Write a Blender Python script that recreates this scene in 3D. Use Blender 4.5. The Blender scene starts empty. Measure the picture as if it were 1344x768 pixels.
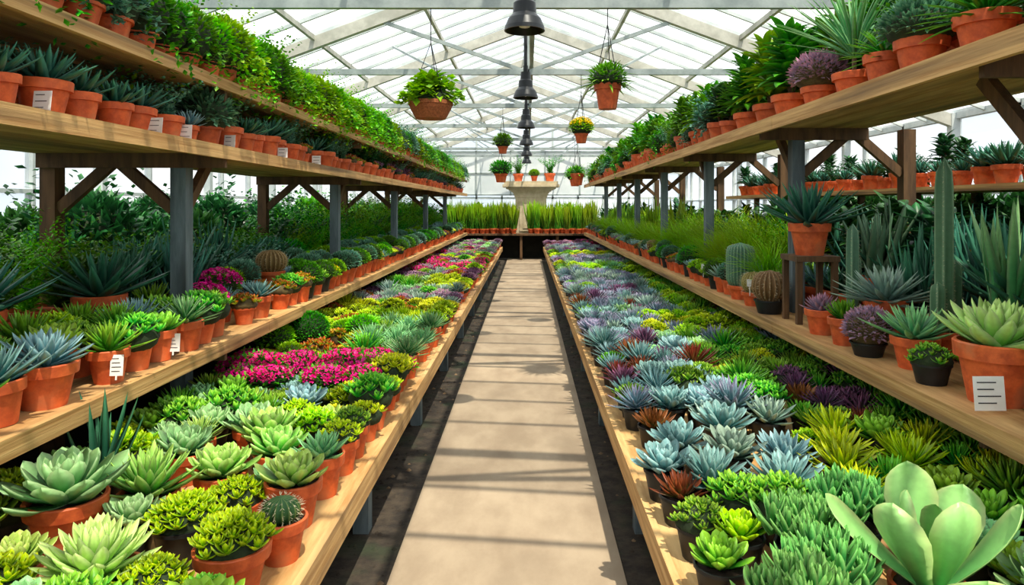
import bpy, math, random
from mathutils import Vector
random.seed(11)
R=random.random
U=random.uniform
rad=math.radians
sc=bpy.context.scene
col=sc.collection

# ---------------------------------------------------------------- colour / material helpers
def hx(h,a=1.0):
    h=h.lstrip('#'); o=[]
    for i in (0,2,4):
        c=int(h[i:i+2],16)/255
        o.append(c/12.92 if c<=0.04045 else ((c+0.055)/1.055)**2.4)
    return (o[0],o[1],o[2],a)
M={}
def newmat(name):
    m=bpy.data.materials.new(name); m.use_nodes=True
    nt=m.node_tree; nt.nodes.clear(); M[name]=m
    return m,nt,nt.nodes.new,nt.links.new
def mixc(N,L,fac,a,b):
    n=N('ShaderNodeMix'); n.data_type='RGBA'
    for s,v in ((n.inputs[0],fac),(n.inputs[6],a),(n.inputs[7],b)):
        if hasattr(v,'is_linked'): L(v,s)
        else: s.default_value=v
    return n.outputs[2]
def ramp01(N,L,src,lo,hi):
    n=N('ShaderNodeMapRange'); L(src,n.inputs[0]); n.inputs[1].default_value=lo; n.inputs[2].default_value=hi
    n.interpolation_type='SMOOTHSTEP'
    return n.outputs[0]
def plantmat(name,base,tip,edge=None,tlo=.35,thi=1.0,rough=.4,hv=.03,vv=.45,transl=0.08,efac=.8):
    m,nt,N,L=newmat(name)
    at=N('ShaderNodeAttribute'); at.attribute_name='leaf'
    sp=N('ShaderNodeSeparateColor'); L(at.outputs['Color'],sp.inputs[0])
    c=mixc(N,L,ramp01(N,L,sp.outputs[0],tlo,thi),hx(base),hx(tip))
    if edge:
        e=N('ShaderNodeMath'); e.operation='MULTIPLY'; L(ramp01(N,L,sp.outputs[2],.6,1.0),e.inputs[0]); e.inputs[1].default_value=efac
        c=mixc(N,L,e.outputs[0],c,hx(edge))
    oi=N('ShaderNodeObjectInfo')
    h=N('ShaderNodeHueSaturation'); L(c,h.inputs['Color']); h.inputs['Saturation'].default_value=1.08
    a=N('ShaderNodeMapRange'); L(oi.outputs['Random'],a.inputs[0]); a.inputs[3].default_value=.5-hv; a.inputs[4].default_value=.5+hv; L(a.outputs[0],h.inputs['Hue'])
    b=N('ShaderNodeMapRange'); L(sp.outputs[1],b.inputs[0]); b.inputs[3].default_value=1-vv*.55; b.inputs[4].default_value=1+vv*.6
    nz=N('ShaderNodeTexNoise'); nz.inputs['Scale'].default_value=35
    tc=N('ShaderNodeTexCoord'); L(tc.outputs['Object'],nz.inputs[0])
    c2=N('ShaderNodeMapRange'); L(nz.outputs[0],c2.inputs[0]); c2.inputs[3].default_value=.8; c2.inputs[4].default_value=1.2
    mu=N('ShaderNodeMath'); mu.operation='MULTIPLY'; L(b.outputs[0],mu.inputs[0]); L(c2.outputs[0],mu.inputs[1])
    ov=N('ShaderNodeMath'); ov.operation='MULTIPLY_ADD'; L(oi.outputs['Random'],ov.inputs[0]); ov.inputs[1].default_value=.34; ov.inputs[2].default_value=.84
    m2=N('ShaderNodeMath'); m2.operation='MULTIPLY'; L(mu.outputs[0],m2.inputs[0]); L(ov.outputs[0],m2.inputs[1]); L(m2.outputs[0],h.inputs['Value'])
    p=N('ShaderNodeBsdfPrincipled'); L(h.outputs[0],p.inputs['Base Color']); p.inputs['Roughness'].default_value=rough
    p.inputs['Specular IOR Level'].default_value=.4
    o=N('ShaderNodeOutputMaterial')
    if transl>0:
        t=N('ShaderNodeBsdfTranslucent'); L(h.outputs[0],t.inputs[0])
        x=N('ShaderNodeMixShader'); x.inputs[0].default_value=transl; L(p.outputs[0],x.inputs[1]); L(t.outputs[0],x.inputs[2]); L(x.outputs[0],o.inputs[0])
    else: L(p.outputs[0],o.inputs[0])
def surf(name,c1,c2,scale=(6,6,6),rough=.8,bump=.2,detail=6,c3=None,metal=0,objrand=0,coord='Object'):
    m,nt,N,L=newmat(name)
    tc=N('ShaderNodeTexCoord'); mp=N('ShaderNodeMapping'); L(tc.outputs[coord],mp.inputs[0]); mp.inputs['Scale'].default_value=scale
    nz=N('ShaderNodeTexNoise'); nz.inputs['Scale'].default_value=1; nz.inputs['Detail'].default_value=detail; nz.inputs['Roughness'].default_value=.65
    L(mp.outputs[0],nz.inputs[0])
    c=mixc(N,L,ramp01(N,L,nz.outputs[0],.3,.7),hx(c1),hx(c2))
    if c3:
        n2=N('ShaderNodeTexNoise'); n2.inputs['Scale'].default_value=.35; n2.inputs['Detail'].default_value=4; L(mp.outputs[0],n2.inputs[0])
        c=mixc(N,L,ramp01(N,L,n2.outputs[0],.5,.72),c,hx(c3))
    if objrand:
        oi=N('ShaderNodeObjectInfo'); h=N('ShaderNodeHueSaturation'); L(c,h.inputs['Color'])
        a=N('ShaderNodeMapRange'); L(oi.outputs['Random'],a.inputs[0]); a.inputs[3].default_value=1-objrand; a.inputs[4].default_value=1+objrand; L(a.outputs[0],h.inputs['Value']); c=h.outputs[0]
    p=N('ShaderNodeBsdfPrincipled'); L(c,p.inputs['Base Color']); p.inputs['Roughness'].default_value=rough; p.inputs['Metallic'].default_value=metal
    if bump:
        b=N('ShaderNodeBump'); b.inputs['Strength'].default_value=bump; b.inputs['Distance'].default_value=.01; L(nz.outputs[0],b.inputs['Height']); L(b.outputs[0],p.inputs['Normal'])
    o=N('ShaderNodeOutputMaterial'); L(p.outputs[0],o.inputs[0])

surf('wood_light','#a87a42','#dfb87c',(9,1.2,30),.75,.4,c3='#7d5f3e')
surf('wood_shelf','#a57640','#dbb074',(10,1.0,34),.75,.4,c3='#6f5335')
surf('wood_dark','#46321f','#705234',(14,14,2),.85,.3)
surf('paint_grey','#4c5b60','#74838a',(12,12,2),.7,.3,c3='#3d4548')
surf('metal_white','#b4bfc0','#d6dcda',(3,3,3),.5,0)
surf('metal_bar','#7f8b8c','#a9b3b2',(3,3,3),.5,0)
surf('rafter_wood','#a8a79c','#cfcdc2',(3,3,3),.7,.1)
surf('terracotta','#b84a20','#e66c34',(14,14,14),.6,.15,c3='#c8744a',objrand=.14)
surf('pot_black','#101214','#1e2124',(10,10,10),.5,0)
surf('soil','#22170f','#3d2c1f',(60,60,60),.95,.8)
surf('ground_soil','#1f1914','#443a2e',(9,9,9),.95,1.0,c3='#2b3420')
surf('concrete','#8e7c66','#a8967e',(3.0,1.6,3),.8,.15,detail=10,c3='#80705c')
surf('white_wall','#d4dce0','#eef2f3',(1,1,1),.7,0)
surf('black_metal','#17191b','#2a2d30',(5,5,5),.35,0,metal=.5)
surf('beige_stone','#bba886','#d8c8a8',(4,4,4),.8,.2)
surf('tag_white','#f0efe9','#ffffff',(4,4,4),.5,0)
surf('tag_ink','#3a3a3c','#505055',(4,4,4),.5,0)
surf('wicker','#8a4f2a','#b8683c',(60,60,60),.8,.8)
surf('spine','#c9b890','#e6dcb8',(9,9,9),.6,0)
surf('stem_brown','#5a4630','#7a6244',(20,20,20),.8,.2)
surf('blob_dark','#18260f','#26381a',(30,30,30),.9,.4)
surf('blob_olive','#42371f','#61532f',(30,30,30),.9,.4)
surf('shade_sheet','#14150f','#22221a',(6,6,6),.95,.2)  # near-black colour that paints in the shade under shelves and bench

plantmat('lgreen','#68ac50','#bce278','#d8ec9c',efac=.5)
plantmat('ltgreen2','#8cc25c','#d8ee94','#e8f6b4',tlo=.1,efac=.5)
plantmat('sage','#549a62','#9ccc8c','#c0e0a8',efac=.5)
plantmat('aeon','#6cac20','#bcdc3c','#d4e858',efac=.5)
plantmat('lime','#accc1e','#e4ec48','#f0f26c',efac=.5)
plantmat('green','#3a862c','#7ebe44',None)
plantmat('green2','#469634','#9ad050',None)
plantmat('dark','#245244','#4a886c','#649c80',efac=.4)
plantmat('blue','#4c8488','#90b8b8','#aecac8',efac=.5)
plantmat('bluepur','#6c949c','#9a90ae','#a4acbc',tlo=.5,efac=.5)
plantmat('grey','#78988e','#b0c8b8',None)
plantmat('purple','#56495f','#8a5078','#986888')
plantmat('brown','#64743c','#80402e','#8a4a36',tlo=.15,thi=.7)
plantmat('magenta','#c8146c','#f43c98',None,tlo=0,hv=.01,transl=.2)
plantmat('pinkish','#8c8098','#c090a8',None)
plantmat('redleaf','#8c9c34','#bc4c30',None)
plantmat('yellow','#d4b820','#f6dc48',None,tlo=0)
plantmat('cactus','#2f5a34','#44703e','#7a9455',rough=.6,vv=.1,transl=0)
plantmat('cactus_g','#4a6c50','#62866a','#8aa886',rough=.6,vv=.1,transl=0)
plantmat('cactus_b','#6a5832','#907848','#bca474',rough=.7,vv=.1,transl=0)
plantmat('jade','#428e50','#80c46c','#a8d688',efac=.5,rough=.35)
plantmat('paddle','#5ea25e','#a2d084','#d0e49c',tlo=.0,efac=.75,rough=.38,vv=.35)
plantmat('fol_bright','#64aa24','#a4d83c',None,transl=.3,rough=.5)
plantmat('fol_mid','#387e22','#70b438',None,transl=.25,rough=.5)
plantmat('fol_dark','#1e4a24','#3e7838',None,transl=.2,rough=.4)
plantmat('fol_blue','#487c64','#84b094',None,transl=.15,rough=.5)
plantmat('grass','#78b820','#c0e440',None,transl=.3,rough=.5)
plantmat('snake','#367628','#94b834','#a5bd4c',tlo=.2,transl=0.1)

def glassmat(name,tr,whit,var=True):
    m,nt,N,L=newmat(name)
    t=N('ShaderNodeBsdfTransparent'); t.inputs[0].default_value=(.97,.985,1,1)
    d=N('ShaderNodeBsdfTranslucent'); d.inputs[0].default_value=(.92,.95,.96,1)
    g=N('ShaderNodeBsdfGlossy'); g.inputs['Roughness'].default_value=.08
    x=N('ShaderNodeMixShader'); L(t.outputs[0],x.inputs[1]); L(d.outputs[0],x.inputs[2]); x.inputs[0].default_value=whit
    if var:
        tc=N('ShaderNodeTexCoord'); mp=N('ShaderNodeMapping'); L(tc.outputs['Object'],mp.inputs[0]); mp.inputs['Scale'].default_value=(.6667,1.5385,0); mp.inputs['Location'].default_value=(0,.154,0)
        fl=N('ShaderNodeVectorMath'); fl.operation='FLOOR'; L(mp.outputs[0],fl.inputs[0])
        wn=N('ShaderNodeTexWhiteNoise'); L(fl.outputs[0],wn.inputs[0])
        mr=N('ShaderNodeMapRange'); L(wn.outputs[0],mr.inputs[0]); mr.inputs[3].default_value=whit*.2; mr.inputs[4].default_value=whit*1.8; L(mr.outputs[0],x.inputs[0])
    y=N('ShaderNodeMixShader'); y.inputs[0].default_value=.04; L(x.outputs[0],y.inputs[1]); L(g.outputs[0],y.inputs[2])
    o=N('ShaderNodeOutputMaterial'); L(y.outputs[0],o.inputs[0])
glassmat('roof_glass',.8,.2)
glassmat('wall_glass',.8,.35,False)

# ---------------------------------------------------------------- mesh builder
class MB:
    def __init__(s): s.v=[];s.f=[];s.m=[];s.a=[];s.sm=[];s.mats=[]
    def mi(s,name):
        if name not in s.mats: s.mats.append(name)
        return s.mats.index(name)
    def mesh(s,name):
        me=bpy.data.meshes.new(name); me.from_pydata(s.v,[],s.f)
        for n in s.mats: me.materials.append(M[n])
        me.polygons.foreach_set('material_index',s.m); me.polygons.foreach_set('use_smooth',s.sm)
        at=me.color_attributes.new('leaf','FLOAT_COLOR','POINT')
        fl=[]
        for a in s.a: fl.extend(a)
        at.data.foreach_set('color',fl); me.update(); return me
    def add(s,vs,fs,mat,at=None,smooth=True):
        b=len(s.v); k=s.mi(mat); s.v.extend(vs); s.a.extend(at if at else [(.5,.5,0,1)]*len(vs))
        for f in fs: s.f.append(tuple(b+i for i in f)); s.m.append(k); s.sm.append(smooth)
    def box(s,x0,x1,y0,y1,z0,z1,mat):
        vs=[(x,y,z) for z in (z0,z1) for y in (y0,y1) for x in (x0,x1)]
        s.add(vs,[(0,2,3,1),(4,5,7,6),(0,1,5,4),(2,6,7,3),(0,4,6,2),(1,3,7,5)],mat,smooth=False)
    def beam(s,p,q,w,h,mat):
        p=Vector(p);q=Vector(q);d=(q-p).normalized(); up=Vector((0,0,1)) if abs(d.z)<.95 else Vector((0,1,0))
        a=d.cross(up).normalized()*w/2; b=a.cross(d).normalized()*h/2
        vs=[tuple(c+i*a+j*b) for c in (p,q) for i,j in ((-1,-1),(1,-1),(1,1),(-1,1))]
        s.add(vs,[(0,3,2,1),(4,5,6,7),(0,1,5,4),(1,2,6,5),(2,3,7,6),(3,0,4,7)],mat,smooth=False)
    def lathe(s,prof,n,mat,c=(0,0,0),sharp=True,ribs=0,rd=0):
        def ring(r,z):
            o=[]
            for i in range(n):
                a=2*math.pi*i/n; rr=r*(1-rd*(.5-.5*math.cos(ribs*a))) if ribs else r
                o.append((c[0]+rr*math.cos(a),c[1]+rr*math.sin(a),c[2]+z))
            return o
        def at(z):
            return [((.5),.5,(.5+.5*math.cos(ribs*2*math.pi*i/n)) if ribs else 0,1) for i in range(n)]
        if sharp:
            for (r0,z0),(r1,z1) in zip(prof[:-1],prof[1:]):
                s.add(ring(r0,z0)+ring(r1,z1),[(i,(i+1)%n,n+(i+1)%n,n+i) for i in range(n)],mat,at(0)+at(0))
        else:
            vs=[];aa=[]
            for r,z in prof: vs+=ring(r,z); aa+=at(z)
            s.add(vs,[(k*n+i,k*n+(i+1)%n,(k+1)*n+(i+1)%n,(k+1)*n+i) for k in range(len(prof)-1) for i in range(n)],mat,aa)
def interp(p,s):
    for (a,x),(b,y) in zip(p[:-1],p[1:]):
        if s<=b: return x+(y-x)*(s-a)/(b-a)
    return p[-1][1]
ECH=[(0,.4),(.3,.6),(.55,.92),(.72,1),(.86,.8),(.95,.4),(1,0)]
AGA=[(0,.75),(.25,1),(.55,.85),(.8,.5),(1,0)]
FAT=[(0,.8),(.35,1),(.65,.95),(.85,.65),(1,0)]
GRS=[(0,.5),(.4,1),(.75,.7),(1,0)]
PAD=[(0,.3),(.25,.5),(.5,.85),(.7,1),(.86,.85),(.95,.5),(1,0)]
BRD=[(0,.1),(.2,.7),(.45,1),(.75,.65),(1,0)]
def leaf(mb,o,az,el,L,W,T,curl,prof,mat,n=6,ch=.2):
    ca,sa=math.cos(az),math.sin(az); px,py,pz=o; r=R(); vs=[];at=[];ps=0
    for k in range(n+1):
        s=1-(1-k/n)**1.35
        e=el+curl*(s+ps)/2; ds=(s-ps)*L
        px+=math.cos(e)*ca*ds; py+=math.cos(e)*sa*ds; pz+=math.sin(e)*ds; ps=s
        e=el+curl*s
        w=W*interp(prof,s); nx,ny,nz=-math.sin(e)*ca,-math.sin(e)*sa,math.cos(e)
        t=T*(1-s)**.5; c=ch*w
        vs+=[(px-sa*w,py+ca*w,pz),(px-nx*c,py-ny*c,pz-nz*c),(px+sa*w,py-ca*w,pz),(px-nx*(c+t),py-ny*(c+t),pz-nz*(c+t))]
        at+=[(s,r,1,1),(s,r,0,1),(s,r,1,1),(s,r,.3,1)]
    fs=[(k*4+j,k*4+4+j,k*4+4+(j+1)%4,k*4+(j+1)%4) for k in range(n) for j in range(4)]
    mb.add(vs,fs,mat,at)
def rosette(mb,Rr,n,mat,prof=ECH,w=.24,T=.06,e0=80,e1=8,curl=25,z0=0,l0=.35,c=(0,0),tw=None,seg=6,jit=6,ch=.25,h=.12,pw=.8,stem=0):
    a0=R()*6.28
    for i in range(n):
        f=(i+.5)/n
        L=Rr*(l0+(1-l0)*f**.6)*U(.9,1.07)
        e=rad(e0+(e1-e0)*f**pw+U(-jit,jit))
        az=a0+i*2.39996+U(-.08,.08)
        z=z0+h*Rr*(1-f)+stem*(1-f)
        ro=.04*Rr*f
        leaf(mb,(c[0]+ro*math.cos(az),c[1]+ro*math.sin(az),z),az,e,L,w*L*(.75+.25*f),T*Rr,rad(curl*U(.7,1.3)),prof,mat,seg,ch)
def cluster(mb,Rr,k,n,mat,r,z0=0,dome=.35,**kw):
    for i in range(k):
        f=math.sqrt((i+.3)/k); a=i*2.39996
        q=Rr*f; rosette(mb,r*U(.85,1.15),n,mat,z0=z0+dome*Rr*(1-f*f),c=(q*math.cos(a),q*math.sin(a)),seg=3,**kw)
def quadleaf(mb,p,d,l,w,mat,r=None,fold=.15):
    d=d.normalized(); up=Vector((U(-.5,.5),U(-.5,.5),1)); s=d.cross(up)
    if s.length<.1: s=Vector((1,0,0))
    s.normalize(); nn=s.cross(d)
    r=R() if r is None else r
    m=p+d*l*.5
    vs=[tuple(p),tuple(m+s*w+nn*fold*w),tuple(p+d*l),tuple(m-s*w+nn*fold*w)]
    mb.add(vs,[(0,1,2,3)],mat,[(0,r,0,1),(.6,r,.4,1),(1,r,0,1),(.6,r,.4,1)],False)
def blob(mb,rx,rz,zc,mat='blob_dark',n=12):
    mb.lathe([(rx*math.sin(math.pi*i/6)+.0005,zc-rz*math.cos(math.pi*i/6)) for i in range(7)],n,mat,sharp=False)
def ball(mb,rx,rz,zc,n,l,w,mat,low=-.35,jit=.5,core='blob_dark'):
    blob(mb,rx*.86,rz*.86,zc,core)
    for i in range(n):
        z=1-(1-low)*(i+.5)/n; a=i*2.39996; q=math.sqrt(max(0,1-z*z))
        d=Vector((q*math.cos(a),q*math.sin(a),z)); p=Vector((d.x*rx*.85,d.y*rx*.85,zc+d.z*rz*.85))
        quadleaf(mb,p,d+Vector((U(-jit,jit),U(-jit,jit),U(-jit,jit)+.15)),l*U(.7,1.3),w,mat)
def flowers(mb,rx,rz,zc,n,s,mat):
    for i in range(n):
        z=1-.75*(i+.5)/n; a=i*2.39996+U(-.2,.2); q=math.sqrt(1-z*z)
        d=Vector((q*math.cos(a),q*math.sin(a),z)); p=Vector((d.x*rx,d.y*rx,zc+d.z*rz*U(.92,1.08)))
        r=R(); u=d.cross(Vector((.3,.2,1))); u=u.normalized() if u.length>.01 else Vector((1,0,0)); v=d.cross(u)
        for k in range(5):
            t=k*1.2566; e=u*math.cos(t)+v*math.sin(t)
            quadleaf(mb,p,e+d*.35,s,s*.42,mat,r)
def tuft(mb,n,H,sp,w,mat,z0=0,curl=-50,rb=.03,el=(50,88),T=.002,seg=5,prof=GRS):
    for i in range(n):
        az=U(0,6.28); q=rb*math.sqrt(R()); a2=U(0,6.28)
        leaf(mb,(q*math.cos(a2),q*math.sin(a2),z0),az,rad(U(*el)),H*U(.65,1.05),w*U(.7,1.2),T,rad(curl*U(.3,1.2)),prof,mat,seg,.3)
def trail(mb,nst,drop,out,l,w,mat,z0,r0):
    for i in range(nst):
        az=U(0,6.28); o=out*U(.5,1.1); dr=drop*U(.3,1.1); rise=U(.02,.08)
        m=int(10+dr*40)
        for k in range(m):
            s=k/m; q=r0*.6+o*(1-(1-s)**2); z=z0+rise*math.sin(min(1,s*2.2)*math.pi/1.1)*2-dr*max(0,s-.2)**1.3
            p=Vector((q*math.cos(az)+U(-.012,.012),q*math.sin(az)+U(-.012,.012),z+U(-.012,.012)))
            quadleaf(mb,p,Vector((U(-1,1)+math.cos(az)*.5,U(-1,1)+math.sin(az)*.5,U(-.7,.5))),l*U(.7,1.2),w,mat)
def airy(mb,nst,H,l,w,mat,z0,lean=.45,per=26):
    for i in range(nst):
        az=U(0,6.28); ln=lean*math.sqrt(R()); hh=H*U(.6,1.05)
        for k in range(per):
            s=(k+1)/per; p=Vector((ln*hh*s*s*math.cos(az)+.02*math.cos(az),ln*hh*s*s*math.sin(az)+.02*math.sin(az),z0+hh*(s-.25*ln*s*s)))
            t=U(0,6.28); quadleaf(mb,p,Vector((math.cos(t),math.sin(t),U(.1,1))),l*(1.15-.6*s)*U(.7,1.2),w,mat)
def broad(mb,H,n,L,W,mat,z0,nst=3,curl=-70,prof=BRD):
    for s in range(nst):
        az=s*6.28/nst+R(); tx,ty=.10*H*math.cos(az),.10*H*math.sin(az); hh=H*U(.75,1)
        mb.beam((tx*.3,ty*.3,z0),(tx,ty,z0+hh*.8),.012,.012,'stem_brown')
        for i in range(n):
            f=(i+.5)/n; a=i*2.39996+s
            z=z0+hh*(.15+.75*f); leaf(mb,(tx*(.3+.7*f),ty*(.3+.7*f),z),a,rad(25+50*f+U(-10,10)),L*U(.8,1.1)*(1.1-.4*f),W*(1.1-.4*f),.003,rad(curl*U(.6,1.2)),prof,mat,6,.25)
def spines(mb,r,zfun,ribs,z0,z1,m,l=.02,c=(0,0)):
    for k in range(ribs):
        a=2*math.pi*k/ribs
        for j in range(m):
            z=z0+(z1-z0)*(j+.5)/m; q=zfun(z)
            for t in range(3):
                d=Vector((math.cos(a)+U(-.5,.5),math.sin(a)+U(-.5,.5),U(-.5,.6)))
                quadleaf(mb,Vector((c[0]+q*math.cos(a),c[1]+q*math.sin(a),z)),d,l*U(.7,1.2),.0012,'spine')
def cact(mb,r,H,z0,ribs,mat,sp=.02,pear=0,rows=10,c=(0,0),rd=.16):
    prof=[];n=12
    for i in range(n+1):
        t=i/n
        prof.append((max(.001,r*(1-abs(2*t-1)**(2.2 if H<3*r else 7))**.5) if 0<t<1 else .001,z0+H*t))
    prof[0]=(r*.6,z0)
    mb.lathe(prof,ribs*4,mat,c=(c[0],c[1],0),sharp=False,ribs=ribs,rd=rd)
    def zf(z):
        for (a,b),(c_,d) in zip(prof[:-1],prof[1:]):
            if b<=z<=d: return a+(c_-a)*(z-b)/(d-b)
        return r
    spines(mb,r,zf,ribs,z0+H*.04,z0+H*.98,rows,sp,c)
def pot(mb,kind,r,h):
    if kind=='t':
        mb.lathe([(r*.0,0),(r*.66,0),(r*.88,h*.74),(r*1.0,h*.74),(r*1.03,h*.98),(r*1.0,h),(r*.92,h),(r*.88,h*.88)],22,'terracotta')
    elif kind=='k':
        mb.lathe([(r*.0,0),(r*.74,0),(r*.97,h*.9),(r*1.03,h*.9),(r*1.03,h),(r*.96,h),(r*.93,h*.88)],18,'pot_black')
    mb.lathe([(r*.9,h*.87),(.001,h*.9)],18,'soil')
V={}
def var(name,kind,r,h,fn,count=1):
    L=[]
    for i in range(count):
        mb=MB(); pot(mb,kind,r,h); fn(mb,h*.9); L.append(mb.mesh(name))
    V[name]=L
def ros(R_,n,mat,**k): return lambda mb,z: rosette(mb,R_,n,mat,z0=z,**k)
for pk in 'tk':
    pr,ph=(.078,.135) if pk=='t' else (.074,.115)
    for nm,mt in (('lgreen','lgreen'),('sage','sage'),('blue','blue'),('bluepur','bluepur'),('purple','purple'),('brown','brown'),('lime','lime'),('green','green2'),('grey','grey')):
        var('ech_'+nm+pk,pk,pr,ph,ros(.135,46,mt,w=.22,T=.08,e0=84,e1=12,curl=22,prof=ECH if nm!='brown' else FAT),2)
        var('aga_'+nm+pk,pk,pr,ph,ros(.165,46,mt,prof=AGA,w=.105,T=.045,e0=86,e1=12,curl=14,h=.2),2)
        var('spk_'+nm+pk,pk,pr,ph,ros(.165,64,mt,prof=AGA,w=.07,T=.04,e0=88,e1=5,curl=10,h=.3,seg=5),1)
    var('aeon'+pk,pk,pr,ph,lambda mb,z:(blob(mb,.095,.07,z+.01),cluster(mb,.1,20,10,'aeon',.048,z0=z+.02,dome=.65,w=.32,e0=75,e1=10,prof=FAT,T=.1)),2)
    var('aeong'+pk,pk,pr,ph,lambda mb,z:(blob(mb,.095,.07,z+.01),cluster(mb,.1,16,10,'green2',.055,z0=z+.02,dome=.6,w=.26,e0=75,e1=10,prof=FAT,T=.1)),2)
    var('limec'+pk,pk,pr,ph,lambda mb,z:(blob(mb,.095,.06,z+.01),cluster(mb,.1,18,9,'lime',.045,z0=z+.02,dome=.5,w=.32,e0=75,e1=10,prof=FAT,T=.1)),2)
    var('redc'+pk,pk,pr,ph,lambda mb,z:(blob(mb,.09,.05,z+.01,'blob_olive'),cluster(mb,.1,14,9,'redleaf',.045,z0=z+.02,dome=.45,w=.32,e0=75,e1=10,prof=FAT,T=.1)),1)
    var('pinkc'+pk,pk,pr,ph,lambda mb,z:(blob(mb,.09,.05,z+.01,'blob_olive'),cluster(mb,.1,14,9,'pinkish',.05,z0=z+.02,dome=.45,w=.28,e0=75,e1=10,prof=FAT,T=.1)),1)
    var('purc'+pk,pk,pr,ph,lambda mb,z:(blob(mb,.09,.05,z+.01),cluster(mb,.1,14,9,'purple',.055,z0=z+.02,dome=.45,w=.22,e0=75,e1=10,prof=AGA,T=.1)),1)
    var('mag'+pk,pk,pr,ph,lambda mb,z:(ball(mb,.115,.055,z+.02,160,.045,.012,'fol_mid'),flowers(mb,.122,.068,z+.025,84,.019,'magenta')),2)
    var('yel'+pk,pk,pr,ph,lambda mb,z:(ball(mb,.1,.07,z+.03,120,.04,.012,'fol_bright'),flowers(mb,.105,.08,z+.04,45,.015,'yellow')),1)
    var('ballg'+pk,pk,pr,ph,lambda mb,z:ball(mb,.125,.11,z+.07,620,.026,.007,'fol_mid'),1)
    var('ballb'+pk,pk,pr,ph,lambda mb,z:ball(mb,.125,.11,z+.07,620,.028,.007,'fol_blue'),1)
    var('balll'+pk,pk,pr,ph,lambda mb,z:ball(mb,.125,.1,z+.06,620,.028,.008,'fol_bright'),1)
var('cacball','k',.085,.12,lambda mb,z:cact(mb,.085,.15,z-.01,18,'cactus',.02,rows=9))
var('cacballt','t',.085,.14,lambda mb,z:cact(mb,.085,.16,z-.01,18,'cactus_b',.03,rows=9))
var('grasst','t',.1,.14,lambda mb,z:tuft(mb,220,.46,.2,.0038,'grass',z,rb=.07,curl=-70),2)
var('aspar','t',.1,.15,lambda mb,z:airy(mb,34,.42,.035,.005,'fol_bright',z,.7,30),2)
var('fern','t',.1,.15,lambda mb,z:airy(mb,30,.38,.055,.008,'fol_mid',z,.9,24),2)
var('herb','t',.1,.14,lambda mb,z:airy(mb,24,.3,.038,.011,'fol_dark',z,.8,20),2)
var('herbb','t',.1,.14,lambda mb,z:airy(mb,24,.28,.038,.010,'fol_blue',z,.8,20),2)
var('trailb','t',.09,.12,lambda mb,z:(ball(mb,.16,.16,z+.08,380,.045,.012,'fol_bright'),airy(mb,14,.36,.035,.008,'fol_bright',z,.8,18),trail(mb,24,.36,.19,.04,.012,'fol_bright',z+.05,.1)),3)
var('trailm','t',.09,.12,lambda mb,z:(ball(mb,.16,.17,z+.09,380,.045,.011,'fol_mid'),airy(mb,14,.36,.04,.01,'fol_mid',z,.8,18),trail(mb,20,.32,.18,.042,.012,'fol_mid',z+.05,.1)),2)
var('traild','t',.1,.14,lambda mb,z:(ball(mb,.15,.14,z+.06,300,.055,.012,'fol_blue'),airy(mb,20,.32,.05,.011,'fol_blue',z,.9,16),trail(mb,12,.18,.14,.04,.012,'fol_blue',z+.03,.1)),2)
var('bigfol','t',.12,.18,lambda mb,z:broad(mb,.45,16,.21,.040,'fol_mid',z,5),2)
var('bigfolb','t',.12,.18,lambda mb,z:broad(mb,.45,16,.22,.036,'fol_bright',z,5),2)
var('bigfold','t',.12,.18,lambda mb,z:broad(mb,.42,14,.18,.045,'fol_dark',z,5),2)
var('agadark','t',.12,.17,ros(.34,40,'dark',prof=AGA,w=.10,T=.03,e0=86,e1=18,curl=10,h=.1,seg=7),2)
var('agadarks','t',.10,.15,ros(.22,36,'dark',prof=AGA,w=.11,T=.04,e0=86,e1=15,curl=12,h=.1),2)
var('agablue','t',.10,.15,ros(.24,48,'blue',prof=AGA,w=.10,T=.035,e0=86,e1=8,curl=12,h=.1),2)
var('agagreen','t',.10,.15,ros(.21,44,'green',prof=AGA,w=.11,T=.035,e0=86,e1=8,curl=12,h=.1),2)
var('aloeup','t',.1,.16,lambda mb,z:tuft(mb,26,.46,.2,.018,'dark',z,curl=12,rb=.06,el=(52,88),T=.012,seg=6,prof=AGA),2)
var('aloespot','t',.1,.16,lambda mb,z:tuft(mb,22,.55,.2,.024,'sage',z,curl=10,rb=.06,el=(55,88),T=.014,seg=6,prof=AGA),1)
var('dracaena','t',.11,.17,lambda mb,z:(mb.beam((0,0,z),(0,0,z+.2),.02,.02,'stem_brown'),rosette(mb,.36,60,'green2',prof=GRS,w=.035,T=.006,e0=86,e1=5,curl=-45,z0=z+.18,l0=.6)),1)
var('snakep','t',.11,.16,lambda mb,z:tuft(mb,30,.85,.2,.024,'snake',z,curl=6,rb=.1,el=(70,90),T=.006,seg=5,prof=[(0,.6),(.5,1),(.8,.75),(1,0)]),3)
var('purball','t',.11,.16,lambda mb,z:ball(mb,.16,.13,z+.09,420,.045,.011,'pinkish',core='blob_olive'),1)
def shrub(m): return lambda mb,z:(mb.beam((0,0,0),(0,0,.6),.05,.05,'stem_brown'),ball(mb,.5,.95,1.05,1500,.17,.035,m,low=-.95,jit=.9),airy(mb,20,2.1,.16,.03,m,.15,.25,26))
var('shrubd','t',.2,.2,shrub('fol_dark'),2)
var('shrubm','t',.2,.2,shrub('fol_mid'),1)

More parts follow.
